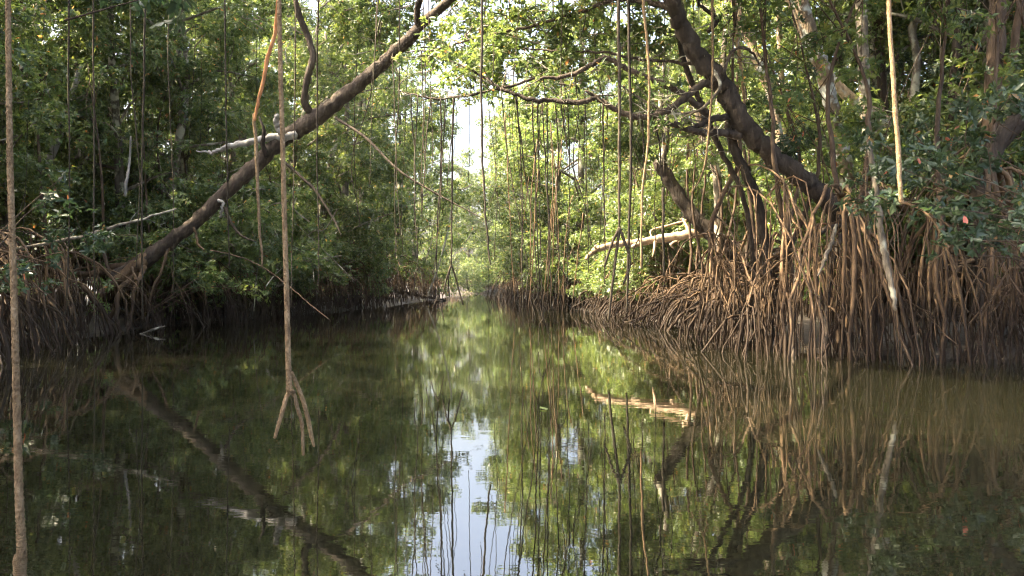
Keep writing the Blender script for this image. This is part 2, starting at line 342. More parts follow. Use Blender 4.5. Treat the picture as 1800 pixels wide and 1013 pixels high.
bank_row(R_, 1, [25, 28, 31, 35, 40, 46], .9, bushes, 'low sunlit bush at the foot of the right bank', 'low bushes of the right bank', (.75, 1.0), .3, name='mangrove_bush', cat='bush', strands=False)
for k_, (x, y) in enumerate(((8.6, 15.2), (10.2, 16.2), (11.6, 17.4), (7.4, 17.6), (9.4, 19.0))):
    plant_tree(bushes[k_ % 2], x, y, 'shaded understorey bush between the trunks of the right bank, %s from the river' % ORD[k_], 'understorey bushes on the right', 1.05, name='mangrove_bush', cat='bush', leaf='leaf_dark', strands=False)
# far end of the channel
far = ((-8.3, 86, 1.0), (-9.5, 98, 1.05), (-6, 113, 1.4), (-3, 115, 1.35), (0.5, 114, 1.4), (3, 112, 1.5), (2.8, 84, .9), (2.9, 97, 1.0), (-9, 117, 1.5), (5, 119, 1.5), (-1, 121, 1.5), (-4.5, 124, 1.55))
for k_, (x, y, s) in enumerate(sorted(far)):
    plant_tree(protos[rng.integers(3)], x, y, 'hazy mangrove closing the far end of the channel, %s from the left' % ORD[k_], 'trees at the far end of the channel', s, strands=False)
for k_, (x, y) in enumerate(((-5.5, 101), (-5.2, 109.5), (-3.6, 112), (-1.0, 112.6), (1.4, 110.5))):
    plant_tree(bushes[rng.integers(2)], x, y, 'small low bush on the far mud bank, %s from the left' % ORD[k_], 'bushes at the far end of the channel', 1.1, name='mangrove_bush', cat='bush', strands=False, roots=False)

# ------------------------------------------------------------------ the leaning tree of the left bank
def bough(parent, name, pts, rad, m, seg=8, n=6, jit=.0, wob=.07):
    mb = MB(); mb.curve(pts, rad, seg, n, wob, jit); return mb.build(name, M[m], parent)
def pr(px, D): return px / F * D / 2            # pixel width to radius
lt = thing('leaning_mangrove_tree', 'dark thick trunk leaning from the left bank up over the channel', 'tree', tuple(P(170, 545, 18.5)))
D0 = 18.7
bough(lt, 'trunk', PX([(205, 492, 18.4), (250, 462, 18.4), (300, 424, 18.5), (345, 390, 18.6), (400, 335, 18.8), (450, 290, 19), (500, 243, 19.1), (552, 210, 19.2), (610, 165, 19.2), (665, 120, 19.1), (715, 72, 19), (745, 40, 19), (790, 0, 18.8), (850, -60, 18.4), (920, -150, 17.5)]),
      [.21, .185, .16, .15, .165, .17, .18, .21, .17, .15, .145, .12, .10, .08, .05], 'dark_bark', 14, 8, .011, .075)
for pts, r in (([(552, 207, 19.2), (535, 178, 19), (541, 135, 18.9), (550, 100, 18.9), (540, 62, 18.9), (525, 25, 18.8), (512, -40, 18.6)], [.10, .085, .08, .08, .08, .075, .05]),
               ([(735, 50, 19), (733, 20, 18.8), (742, -10, 18.6), (760, -60, 18.4)], [.09, .07, .08, .06]),
               ([(590, 208, 19.1), (640, 240, 18.6), (690, 290, 18.2), (722, 314, 18), (775, 345, 17.8), (850, 385, 17.4)], [.036, .034, .028, .024, .018, .008]),
               ([(500, 285, 19), (530, 312, 18.8), (556, 338, 18.7), (590, 392, 18.5), (600, 415, 18.4)], [.035, .035, .035, .025, .012]),
               ([(470, 275, 18.9), (462, 255, 18.8), (464, 230, 18.7), (455, 205, 18.7)], [.075, .055, .045, .015]),
               ([(395, 365, 18.6), (405, 390, 18.5), (425, 415, 18.4), (450, 425, 18.3)], [.05, .035, .025, .012])):
    bough(lt, 'limb', PX(pts), r, 'dark_bark', 7)
for pts, r in (([(520, 237, 19.0), (470, 243, 18.95), (430, 252, 19.1), (398, 258, 19.3), (372, 268, 19.4), (345, 265, 19.6)], [.10, .085, .075, .06, .035, .015]),
               ([(495, 232, 18.85), (485, 215, 18.75), (488, 202, 18.7)], [.10, .07, .05]),
               ([(384, 352, 18.5), (392, 357, 18.35), (390, 372, 18.3), (388, 382, 18.4)], [.03, .035, .03, .02])):
    o = bough(lt, 'limb', PX(pts), r, 'white_wood', 9, 7, .014, .12); o['label'] = 'bleached white dead limb'
for pts, r in (([(262, 452, 18.4), (225, 478, 18.2), (190, 505, 18.0), (165, 535, 17.8), (150, 575, 17.7)], [.26, .20, .15, .12, .09]),
               ([(250, 465, 18.6), (200, 472, 18.9), (150, 482, 19.0), (120, 475, 19.2)], [.2, .17, .12, .08]),
               ([(240, 480, 18.3), (215, 505, 17.9), (205, 545, 17.6), (212, 590, 17.4)], [.14, .10, .08, .06]),
               ([(255, 470, 18.2), (240, 500, 17.7), (232, 545, 17.5), (222, 600, 17.2)], [.10, .07, .06, .05]),
               ([(232, 470, 18.0), (238, 490, 17.7), (242, 492, 17.6), (241, 520, 17.5)], [.05, .04, .035, .03]),
               ([(300, 430, 18.5), (285, 470, 18.2), (265, 520, 18), (255, 590, 17.8)], [.06, .05, .04, .03]),
               ([(340, 400, 18.5), (350, 430, 18.4), (360, 440, 18.3)], [.05, .04, .02])):
    bough(lt, 'prop_root', PX(pts), np.array(r) * .62, 'root', 8, 6, .012)
cr = MB(); tw = MB()
for k in range(190):                                # leaf sprays round the upper trunk and its limbs
    px, py = [(rng.uniform(560, 860), rng.uniform(-150, 110)), (rng.uniform(330, 640), rng.uniform(-160, 60)), (rng.uniform(300, 560), rng.uniform(330, 470)), (rng.normal(800, 60), rng.normal(370, 40))][rng.choice(4, p=[.60, .25, .09, .06])]
    c = P(px, py, rng.uniform(19.4, 21.2)); cr.clump(c, np.array([.55, .55, .3]) * rng.uniform(.5, 1.2), int(rng.uniform(12, 34)), 7, .11)
    e = c + rng.normal(0, .5, 3); tw.curve([c, (c + e) / 2 + rng.normal(0, .1, 3), e], [.008, .012, .018], 4, 3)
cr.build('crown', M['leaf'], lt, kind='stuff'); tw.build('twigs', M['grey_bark'], lt, kind='stuff')

# ------------------------------------------------------------------ the leaning tree of the right bank
rt_twigs = []
rt = thing('arching_mangrove_tree', 'dark arching trunk leaning left from the right bank with long limbs over the water', 'tree', tuple(P(1490, 560, 13)))
bough(rt, 'trunk', PX([(1488, 400, 13.15), (1470, 372, 13.1), (1440, 340, 13), (1395, 303, 13), (1345, 262, 13), (1312, 225, 13), (1285, 175, 13), (1262, 140, 13), (1228, 98, 13), (1200, 50, 12.9), (1184, 10, 12.8), (1165, -50, 12.6), (1120, -170, 12)]),
      [.14, .15, .155, .155, .155, .16, .16, .155, .145, .135, .12, .10, .07], 'dark_bark', 12, 7, .016, .08)
for pts, r in (([(1252, 150, 13), (1235, 147, 12.9), (1212, 165, 12.8), (1180, 190, 12.7), (1150, 203, 12.7), (1115, 205, 12.7), (1080, 192, 12.7), (1050, 172, 12.7), (1028, 160, 12.7)], [.09, .075, .07, .07, .065, .06, .05, .05, .02]),
               ([(1045, 174, 12.7), (1020, 180, 12.7), (975, 177, 12.8), (935, 176, 12.8), (905, 165, 12.9), (878, 154, 13), (840, 130, 13.2), (800, 110, 13.4)], [.05, .052, .045, .042, .035, .035, .022, .012]),
               ([(940, 138, 12.9), (905, 150, 13), (860, 160, 13.1), (815, 168, 13.2), (770, 174, 13.3), (735, 168, 13.4), (700, 160, 13.5)], [.025, .027, .027, .025, .022, .018, .010]),
               ([(1245, 200, 13), (1225, 185, 12.9), (1195, 162, 12.8), (1150, 142, 12.8), (1110, 125, 12.8), (1085, 112, 12.8), (1065, 102, 12.8), (1045, 112, 12.8), (1020, 125, 12.8), (990, 135, 12.9), (950, 139, 12.9)], [.07, .065, .06, .06, .055, .05, .048, .048, .045, .045, .025]),
               ([(1300, 238, 13), (1268, 234, 12.9), (1225, 232, 12.7), (1185, 218, 12.6), (1155, 213, 12.5)], [.10, .075, .065, .06, .055]),
               ([(1280, 205, 13), (1245, 212, 12.8), (1220, 225, 12.7)], [.07, .06, .05]),
               ([(1230, 108, 13), (1210, 112, 13.2), (1150, 106, 13.3), (1110, 102, 13.3), (1060, 92, 13.4), (980, 90, 13.5), (920, 86, 13.7)], [.05, .035, .03, .028, .026, .022, .014]),
               ([(1195, 20, 13), (1140, 5, 13.2), (1080, 0, 13.3), (1020, 22, 13.5), (970, 36, 13.7), (930, 48, 13.9), (880, 58, 14), (820, 72, 14.2), (770, 88, 14.4), (715, 92, 14.6)], [.07, .055, .045, .04, .036, .032, .028, .024, .018, .012]),
               ([(1245, 55, 13.2), (1260, 35, 13.3), (1230, 8, 13.4), (1222, -30, 13.4)], [.05, .045, .035, .03]),
               ([(1270, 130, 12.8), (1290, 88, 12.9), (1320, 90, 13), (1335, 115, 13.2)], [.035, .03, .025, .015])):
    bough(rt, 'limb', PX(pts), np.array(r) * .85, 'dark_bark', 8, 6, .008)
    q_, _ = smooth(PX(pts), r, 6)
    for _ in range(7):
        c = q_[rng.integers(len(q_) // 4, len(q_))]; d_ = rng.normal(0, 1, 3) * [.45, .35, .3] + [-.2, 0, .12]; rt_twigs.append((c, d_))
bough(rt, 'limb', PX([(1255, 125, 12.7), (1266, 148, 12.5), (1255, 170, 12.5), (1235, 190, 12.5), (1218, 197, 12.6), (1180, 200, 12.7), (1140, 182, 12.8), (1090, 150, 13)]), [.03, .028, .026, .024, .02, .018, .015, .01], 'grey_bark', 6)
for pts, r in (([(1282, 215, 13.1), (1290, 260, 13.2), (1318, 320, 13.2), (1338, 380, 13.2), (1346, 440, 13.1), (1350, 520, 13), (1352, 640, 12.8)], [.12, .12, .12, .12, .11, .10, .09]),
               ([(1185, 15, 13.2), (1200, 100, 13.4), (1228, 170, 13.5), (1260, 250, 13.6), (1300, 330, 13.6), (1320, 420, 13.5), (1335, 600, 13.3)], [.06, .07, .07, .07, .065, .06, .05]),
               ([(1495, 400, 13.1), (1470, 440, 12.4), (1455, 520, 11.6), (1450, 640, 11.0)], [.10, .07, .055, .045]),
               ([(1500, 420, 13.2), (1525, 480, 12.6), (1540, 560, 12.0), (1545, 660, 11.4)], [.12, .08, .06, .045]),
               ([(1480, 390, 13), (1430, 420, 12.6), (1400, 500, 11.8), (1392, 650, 11.2)], [.08, .055, .045, .04])):
    bough(rt, 'prop_root', PX(pts), np.array(r) * .68, 'dark_bark', 8, 6, .01)
cr = MB(); tw = MB()
for k in range(16): cr.clump(P(rng.uniform(775, 870), rng.uniform(60, 190), rng.uniform(12.5, 14)), (.3, .3, .2), int(rng.uniform(3, 8)), 6, .10, True)
for c, d_ in rt_twigs:
    m_ = c + d_ * .5 + rng.normal(0, .08, 3); tw.curve([c, m_, c + d_], [.013, .009, .004], 5, 4, .06, .008); tw.curve([m_, m_ + rng.normal(0, .14, 3), m_ + rng.normal(0, .3, 3)], [.006, .005, .003], 4, 3)
    if rng.random() < .6: cr.clump(c + d_, (.16, .16, .1), 4, 7, .105, True)
for k in range(165):
    px, py = [(rng.uniform(800, 1180), rng.uniform(-160, 85)), (max(rng.normal(920, 110), 770), rng.normal(80, 38)), (rng.uniform(1050, 1400), rng.uniform(-180, -10)), (rng.normal(1120, 60), rng.normal(230, 40))][rng.choice(4, p=[.40, .29, .23, .08])]
    c = P(px, py, rng.uniform(13.4, 16)); cr.clump(c, np.array([.45, .45, .24]) * rng.uniform(.5, 1.2), int(rng.uniform(8, 26)), 7, .105, True)
    e = c + rng.normal(0, .4, 3); tw.curve([c, (c + e) / 2 + rng.normal(0, .1, 3), e], [.006, .009, .014], 4, 3)
cr.build('crown', M['leaf'], rt, kind='stuff'); tw.build('twigs', M['grey_bark'], rt, kind='stuff')

def add_crown(t, c, s, k):
    for part, nm, m in ((2, 'crown', 'leaf'), (1, 'limbs', 'grey_bark')):
        o = child(nm, tall[k][part], M[m], t, 'stuff'); q = np.array(c) - np.array(t.location); o.scale = (s, s, s * .7); o.location = (q[0], q[1], q[2] - 10 * s * .7); o.rotation_euler = (0, 0, rng.random() * 6)
add_crown(lt, (.3, 15.8, 10.8), 1.0, 0)  # unseen crown over the channel, placed for the shade it throws
add_crown(rt, (.8, 11.5, 9.3), 1.1, 1); add_crown(rt, (2.4, 12.3, 9.8), 1.1, 0); add_crown(rt, (4.6, 11.0, 10), 1.1, 1); add_crown(rt, (2.8, 8.4, 9.8), 1.15, 0); add_crown(rt, (1.0, 9.6, 10.6), 1.1, 1)  # crowns added above the view to shade the near right bank and water
# ------------------------------------------------------------------ other trunks of the right bank, each with its own bend
def trunk_tree(label, pts, widths, m, crown=None, name='mangrove_tree', cs=1.0, leaf='leaf', roots=20):
    """pts: photo pixels with depth, top first, foot last"""
    p = PX(pts)[::-1]; wd = widths[::-1]; foot = p[0].copy(); foot[2] = float(ground_z(foot[0], foot[1])) - .1
    p = np.vstack([foot, p]); r = [pr(wd[0], pts[-1][2])] + [pr(a, q[2]) for a, q in zip(wd, pts[::-1])]
    t = thing(name, label, 'tree', tuple(foot + [0, 0, .1]))
    top = p[-1]; up = unit(p[-1] - p[-2]); p = np.vstack([p, top + up * 1.8, top + up * 2.2 + [rng.normal(0, .3), rng.normal(0, .3), 2.6]]); r += [r[-1] * .75, r[-1] * .4]
    bough(t, 'trunk', p, r, m, 10, 6, .008)
    if crown is not None:
        o = child('crown', crown[2], M[leaf], t, 'stuff'); q = p[-2] - foot; o.location = (q[0], q[1], q[2] - 5.5 * cs); o.scale = (cs,) * 3; o.rotation_euler = (0, 0, rng.random() * 6)
    for k in range(roots):
        a = rng.random() * 6.28; z = rng.uniform(.7, 3.6); d = rng.uniform(.4, 1.3) * (.6 + z * .35)
        i = np.argmin(abs(p[:, 2] - z)); st = np.array([np.interp(z, p[:, 2], p[:, 0]), np.interp(z, p[:, 2], p[:, 1]), z])
        mb = MB(); mb.tube(stilt_path(st, [st[0] + d * math.cos(a), st[1] + d * math.sin(a), -.3], rng.uniform(.05, .25), 1.7, 1.8, 9), np.linspace(.03, .02, 9) * float(np.exp(rng.normal(0, .35))), 6)
        mb.build('prop_root', M['root'], t)
    return t
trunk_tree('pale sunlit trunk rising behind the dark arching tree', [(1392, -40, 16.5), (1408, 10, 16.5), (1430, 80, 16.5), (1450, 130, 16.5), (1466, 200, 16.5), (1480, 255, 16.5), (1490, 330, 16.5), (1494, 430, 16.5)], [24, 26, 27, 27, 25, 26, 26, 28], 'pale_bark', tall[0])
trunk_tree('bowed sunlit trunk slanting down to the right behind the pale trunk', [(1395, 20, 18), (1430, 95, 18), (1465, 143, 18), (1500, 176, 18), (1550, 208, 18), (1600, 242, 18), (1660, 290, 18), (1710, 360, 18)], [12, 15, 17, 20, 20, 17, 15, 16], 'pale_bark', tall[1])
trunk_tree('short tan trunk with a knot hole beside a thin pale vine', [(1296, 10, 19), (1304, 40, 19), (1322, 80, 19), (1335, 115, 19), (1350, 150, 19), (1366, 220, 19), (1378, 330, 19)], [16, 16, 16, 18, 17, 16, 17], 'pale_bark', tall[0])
trunk_tree('straight grey trunk just beyond the pale sunlit trunk', [(1512, -30, 17.5), (1516, 60, 17.5), (1520, 170, 17.5), (1532, 300, 17.5), (1545, 430, 17.5)], [19, 20, 20, 22, 22], 'grey_bark', tall[1])
trunk_tree('slim reddish brown trunk between two grey trunks at the top', [(1540, -30, 20), (1545, 70, 20), (1550, 150, 20), (1560, 300, 20)], [14, 15, 14, 15], 'brown_bark', tall[0])
trunk_tree('twisted grey double trunk in front of bright leaf gaps', [(1640, -40, 19), (1622, 10, 19), (1604, 50, 19), (1612, 110, 19), (1606, 200, 19), (1612, 330, 19)], [10, 12, 14, 14, 14, 15], 'grey_bark', tall[1])
trunk_tree('slender dark trunk leaning slightly left of the thick brown trunk', [(1696, -30, 18), (1686, 50, 18), (1680, 110, 18), (1668, 220, 18), (1660, 340, 18)], [16, 17, 17, 16, 17], 'dark_bark', tall[0])
trunk_tree('thick straight brown trunk close to the right edge', [(1758, -40, 14.5), (1752, 60, 14.5), (1746, 150, 14.5), (1740, 260, 14.5), (1736, 380, 14.5)], [27, 28, 29, 30, 32], 'brown_bark', tall[1])
trunk_tree('thin brown trunk hard against the right edge', [(1796, -20, 16), (1784, 80, 16), (1774, 170, 16), (1766, 330, 16)], [13, 14, 14, 15], 'brown_bark', tall[0])
trunk_tree('stout dark trunk slanting out of the right edge low down', [(1840, 120, 13), (1800, 200, 13), (1765, 240, 13), (1735, 290, 13), (1722, 380, 13)], [34, 34, 32, 30, 30], 'dark_bark')
trunk_tree('slim sunlit trunk right of the tan knotted trunk', [(1366, -30, 22), (1370, 60, 22), (1376, 180, 22), (1385, 330, 22)], [10, 10, 11, 11], 'pale_bark', tall[1])
trunk_tree('thin grey sapling behind the fork of the arching tree', [(1205, 60, 21), (1215, 130, 21), (1232, 220, 21), (1262, 330, 21)], [14, 15, 15, 15], 'grey_bark', tall[0])
for k, (a, b) in enumerate(((1470, 1478), (1580, 1572), (1638, 1650), (1715, 1705))):
    trunk_tree('far slim trunk behind the right bank shrub, %s from the left' % ORD[k], [(a, -40, 24 + k), ((a + b) / 2, 150, 24 + k), (b, 330, 24 + k)], [9, 10, 11], ['brown_bark', 'grey_bark'][k % 2], tall[k % 2], roots=0)['group'] = 'far slim trunks on the right'

# ------------------------------------------------------------------ the thicket of stilt roots on the near right bank
def thicket(name, label, base, top, edge_pts, n1, n2, r0=.026, m='root', hz=(1.0, 2.5), lean=0.):
    """young mangrove whose stilt roots fan out to the feet along edge_pts"""
    t = thing(name, label, 'tree', tuple(base)); base = np.asarray(base, float); top = np.asarray(top, float)
    stem = [base - [0, 0, .2], base * [1, 1, 0] + (top - base) * [.3, .3, 0] + [rng.normal(0, .3), rng.normal(0, .2), hz[1] * .6], base * [1, 1, 0] + (top - base) * [.5, .5, 0] + [0, 0, hz[1] + .2], top]
    tip = top + [rng.normal(0, .5), rng.normal(0, .4), 2.6]; stem.append(tip)
    bough(t, 'trunk', stem, [.042, .046, .04, .026, .008], 'brown_bark', 8, 6, .012)
    lf = MB(); tg = MB()
    for k in range(9):
        c = top + (tip - top) * rng.uniform(.1, 1) + rng.normal(0, .45, 3) * [1, 1, .5]; lf.clump(c, (.35, .35, .22), int(rng.uniform(6, 14)), 7, .11)
        b_ = top + (tip - top) * rng.uniform(.0, .9); tg.curve([b_, (b_ + c) / 2 + rng.normal(0, .06, 3), c], [.01, .007, .004], 4, 3)
    lf.build('crown', M['leaf'], t, kind='stuff'); tg.build('twigs', M['brown_bark'], t, kind='stuff')
    sp, _ = smooth(stem, [1] * 5, 8); e = np.asarray(edge_pts, float)
    for k in range(n1):
        u = rng.random() * (len(e) - 1); i = int(u); f = e[i] + (e[i + 1] - e[i]) * (u - i)
        z = rng.uniform(*hz); st = sp[np.argmin(abs(sp[:, 2] - z))] + np.array([rng.normal(0, .05), rng.normal(0, .05), 0])
        f = f + rng.normal(0, .4, 2); back = rng.random(); f = f + (base[:2] - f) * back * .75
        path = stilt_path(st, [f[0], f[1], -.35], rng.uniform(-.25, .4), rng.uniform(.9, 2.3), rng.uniform(1.1, 2.6), 11, .028)
        r = r0 * float(np.clip(np.exp(rng.normal(-.12, .42)), .4, 2.4)); mb = MB(); mb.tube(path, np.linspace(r, r * .75, 11), 6); mb.build('prop_root', M[m], t)
        for _ in range(n2):
            c = path[rng.integers(2, 8)]; 
            if c[2] < .5: continue
            f2 = c[:2] + (f - base[:2]) * rng.uniform(-.15, .4) + rng.normal(0, .22, 2)
            r2 = r * rng.uniform(.5, .8); mb = MB(); mb.tube(stilt_path(c, [f2[0], f2[1], -.35], rng.uniform(0, .15), rng.uniform(1.1, 1.9), rng.uniform(1.2, 2.2), 9, .016), np.linspace(r2, r2 * .75, 9), 5); mb.build('prop_root', M[m], t)
    return t
edgeR = [(3.25, 13.2), (3.15, 12.2), (3.35, 11.0), (3.9, 10.35), (4.8, 10.1), (5.8, 9.95), (6.8, 9.6), (7.4, 9.0)]
near = [((4.0, 13.6), (0, 3), 'leftmost stilt rooted sapling of the near right root thicket'), ((4.2, 12.4), (1, 4), 'stilt rooted sapling under the dark arching trunk'),
        ((4.9, 12.1), (2, 5), 'stilt rooted sapling below the foot of the arching trunk'), ((5.5, 11.9), (3, 6), 'stilt rooted sapling left of the pale broken pole'),
        ((6.2, 11.8), (4, 6), 'stilt rooted sapling behind the pale broken pole'), ((6.9, 11.5), (4, 7), 'stilt rooted sapling below the shaded shrub'),
        ((7.7, 11.2), (5, 7), 'rightmost stilt rooted sapling of the near right root thicket')]
for (x, y), (a, b), lab in near:
    z = float(ground_z(x, y)); thicket('stilt_root_mangrove', lab, (x, y, z), (x + rng.normal(0, .4), y + .5, 4.5), edgeR[a:b + 1], 24, 2, .0155, hz=(.5, rng.uniform(2.3, 3.1)))
for k_, y in enumerate(np.arange(13.6, 30, 1.15)):
    x = np.interp(y, YR, XR); th = thicket('stilt_root_mangrove', 'low tangle of stilt roots along the sunlit right bank, %s from its near end' % ORD[k_], (x + rng.uniform(.3, 1.1), y, .2), (x + rng.uniform(.4, 1.6), y + rng.normal(0, .5), rng.uniform(3, 5)),
                   [(x - .75, y + .9), (x - .85, y), (x - .7, y - .9)], 15, 1, .022, hz=(.35, 1.3) if y > 17 else (.4, 1.9))
    th['group'] = 'sunlit stilt roots along the right bank'
for k_, y in enumerate(np.arange(18.8, 35, 1.5)):
    x = np.interp(y, YL, XL); th = thicket('stilt_root_mangrove', 'dark fringe of thin stilt roots along the left waterline, %s from its near end' % ORD[k_], (x - rng.uniform(.3, 1.0), y, .2), (x - rng.uniform(.4, 1.6), y + rng.normal(0, .5), rng.uniform(3, 5)),
                   [(x + .6, y + 1.0), (x + .75, y), (x + .6, y - 1.0)], 13, 1, .017, hz=(.35, 1.5))
    th['group'] = 'dark stilt roots along the left waterline'
# left bank, dark arching roots by the near edge
edgeL = [(-5.7, 8.6), (-6.0, 9.6), (-6.7, 11.3), (-7.5, 13.2), (-7.9, 15.0), (-8.1, 17.0)]
for (x, y), (a, b), lab in (((-7.4, 9.3), (0, 2), 'dark arching stilt roots behind the thick hanging root at the left edge'), ((-8.2, 11.4), (1, 3), 'dark bowed stilt roots in the shade of the near left bank'),
                            ((-8.9, 13.8), (2, 4), 'dark stilt roots under the low leaves left of the leaning trunk'), ((-9.4, 16.3), (3, 5), 'black tangled stilt roots at the foot of the leaning trunk')):
    thicket('stilt_root_mangrove', lab, (x, y, float(ground_z(x, y))), (x - .5, y + .3, 4.5), edgeL[a:b + 1], 26, 2, .022, hz=(.9, 2.0))

# ------------------------------------------------------------------ dead wood
lg = thing('dead_log', 'pale sunlit dead log reaching out over the water from the right bank', 'log', tuple(P(1330, 470, 21.5)))
bough(lg, 'trunk', PX([(1029, 456, 22), (1042, 443, 22), (1052, 438, 22), (1085, 430, 22), (1125, 426, 22), (1165, 419, 22), (1205, 413, 21.9), (1240, 410, 21.8), (1270, 425, 21.7), (1300, 436, 21.6), (1345, 452, 21.4)]), [.04, .075, .085, .09, .10, .115, .125, .13, .125, .12, .10], 'dead_wood', 10, 6, .012, .07)
for pts, r in (([(1048, 441, 22), (1046, 434, 21.9), (1049, 431, 21.9)], [.03, .03, .02]), ([(1152, 425, 21.9), (1150, 440, 21.8), (1147, 452, 21.8)], [.05, .04, .015]), ([(1190, 425, 21.8), (1180, 430, 21.7), (1185, 437, 21.7)], [.05, .05, .03]),
               ([(1145, 418, 22), (1145, 405, 22.2), (1170, 398, 22.3), (1205, 388, 22.3), (1212, 382, 22.3)], [.02, .025, .03, .035, .02]), ([(1210, 415, 21.9), (1208, 400, 22), (1200, 385, 22.1)], [.05, .04, .03]), ([(1125, 428, 21.9), (1112, 434, 21.8)], [.07, .06])):
    bough(lg, 'limb', PX(pts), r, 'dead_wood', 6)
dl = thing('broken_limb', 'dark broken trunk slanting down to the pale log', 'trunk', tuple(P(1330, 480, 21)))
bough(dl, 'trunk', PX([(1155, 283, 21.6), (1163, 295, 21.6), (1185, 330, 21.6), (1215, 375, 21.5), (1245, 405, 21.4), (1275, 432, 21.2), (1310, 470, 21)]), [.13, .17, .18, .19, .2, .2, .18], 'dark_bark', 10, 6, .01)
o = bough(dl, 'limb', PX([(1160, 288, 21.5), (1168, 265, 21.5), (1172, 235, 21.5), (1170, 205, 21.6)]), [.13, .10, .09, .07], 'grey_bark', 8)
for pts, r, lab, m in (([(1528, 250, 10.7), (1538, 320, 10.5), (1545, 372, 10.3), (1548, 410, 10.2), (1557, 460, 10.1), (1567, 505, 10), (1574, 545, 9.95)], [.03, .036, .04, .042, .04, .036, .02], 'pale grey broken pole hanging down in front of the root thicket', 'grey_bark'),
                       ([(1470, 395, 10.6), (1462, 425, 10.5), (1450, 455, 10.4), (1438, 485, 10.3)], [.02, .028, .026, .012], 'grey peeling dead stub among the dark roots', 'grey_bark'),
                       ([(655, 503, 52), (705, 514, 53), (745, 521, 54), (784, 528, 54.5)], [.10, .12, .10, .05], 'dark fallen branch dipping into the water at the far left bank', 'dark_bark'),
                       ([(795, 360, 50), (785, 415, 50.5), (770, 470, 51), (751, 521, 51.5)], [.05, .05, .05, .05], 'thin pale pole leaning over the far left bank', 'white_wood'),
                       ([(370, 440, 15.8), (430, 455, 15.7), (470, 475, 15.6), (510, 505, 15.4), (545, 535, 15.2), (580, 563, 15.0)], [.010, .010, .010, .009, .008, .005], 'thin pale branch slanting down to the water behind the forked root', 'brown_bark'),
                       ([(30, 437, 13), (100, 425, 13), (170, 408, 13.1), (240, 388, 13.2), (310, 367, 13.3)], [.025, .03, .028, .022, .012], 'long thin branch crossing the leaves of the left bank', 'grey_bark'),
                       ([(240, 590, 16.6), (275, 578, 16.8), (290, 574, 17)], [.015, .025, .012], 'grey branch end lying on the water under the leaning trunk', 'grey_bark'),
                       ([(65, 325, 20), (85, 285, 20), (112, 220, 20.1), (125, 170, 20.2), (142, 118, 20.2)], [.10, .09, .10, .08, .06], 'pale dead trunk half hidden in the leaves at far left', 'white_wood'),
                       ([(220, 345, 17), (222, 320, 17), (228, 285, 17.2), (230, 240, 17.2)], [.035, .03, .025, .02], 'thin white dead twig upright in the left leaves', 'white_wood')):
    o = thing('dead_branch', lab, 'branch', tuple(PX(pts)[-1])); bough(o, 'trunk', PX(pts), r, m, 8, 5, .006)

# ------------------------------------------------------------------ shaded shrub over the near right bank
def shrub(name, label, base, blobs, n, L, leaf, hi=True):
    t = thing(name, label, 'shrub', tuple(base)); st, cr = MB(), MB()
    for (px, py, D, rx, ry) in blobs:
        for k in range(n):
            c = P(px + rng.normal(0, rx), py + rng.normal(0, ry), D + rng.normal(0, .5))
            m = (c + base) / 2 + [rng.normal(0, .3), rng.normal(0, .3), .3 + rng.normal(0, .2)]
            if k % 3 == 0: st.curve([base + rng.normal(0, .1, 3), m, c], [.018, .012, .004], 5, 4)
            else:
                e = c + rng.normal(0, .35, 3); st.curve([c, (c + e) / 2, e], [.004, .005, .007], 4, 2)
            cr.clump(c, np.array([.28, .28, .16]) * rng.uniform(.6, 1.2), int(rng.uniform(5, 12)), 7, L, hi)
    st.build('stems', M['brown_bark'], t, kind='stuff'); cr.build('crown', M[leaf], t, kind='stuff')
    return t
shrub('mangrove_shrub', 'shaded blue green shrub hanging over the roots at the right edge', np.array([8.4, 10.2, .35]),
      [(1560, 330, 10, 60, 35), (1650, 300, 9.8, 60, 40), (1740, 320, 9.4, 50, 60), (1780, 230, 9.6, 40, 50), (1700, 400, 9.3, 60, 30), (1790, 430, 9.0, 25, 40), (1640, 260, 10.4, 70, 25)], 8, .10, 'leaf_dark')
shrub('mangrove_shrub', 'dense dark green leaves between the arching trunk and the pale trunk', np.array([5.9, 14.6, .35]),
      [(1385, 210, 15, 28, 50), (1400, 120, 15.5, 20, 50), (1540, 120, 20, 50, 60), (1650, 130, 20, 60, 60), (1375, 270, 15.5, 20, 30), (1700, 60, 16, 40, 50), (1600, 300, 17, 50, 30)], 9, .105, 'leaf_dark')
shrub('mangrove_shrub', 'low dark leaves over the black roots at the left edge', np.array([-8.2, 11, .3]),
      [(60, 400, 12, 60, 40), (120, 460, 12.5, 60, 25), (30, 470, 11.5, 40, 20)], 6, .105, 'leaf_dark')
shrub('mangrove_shrub', 'low green leaves round the foot of the leaning left trunk', P(250, 560, 18.9),
      [(330, 480, 19.2, 45, 22), (130, 500, 17.4, 45, 14), (400, 500, 20, 40, 15)], 7, .11, 'leaf', False)
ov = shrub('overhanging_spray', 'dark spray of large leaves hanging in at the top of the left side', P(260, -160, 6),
      [(285, -8, 6, 30, 18), (225, -35, 6.1, 30, 18)], 3, .10, 'leaf_dark')

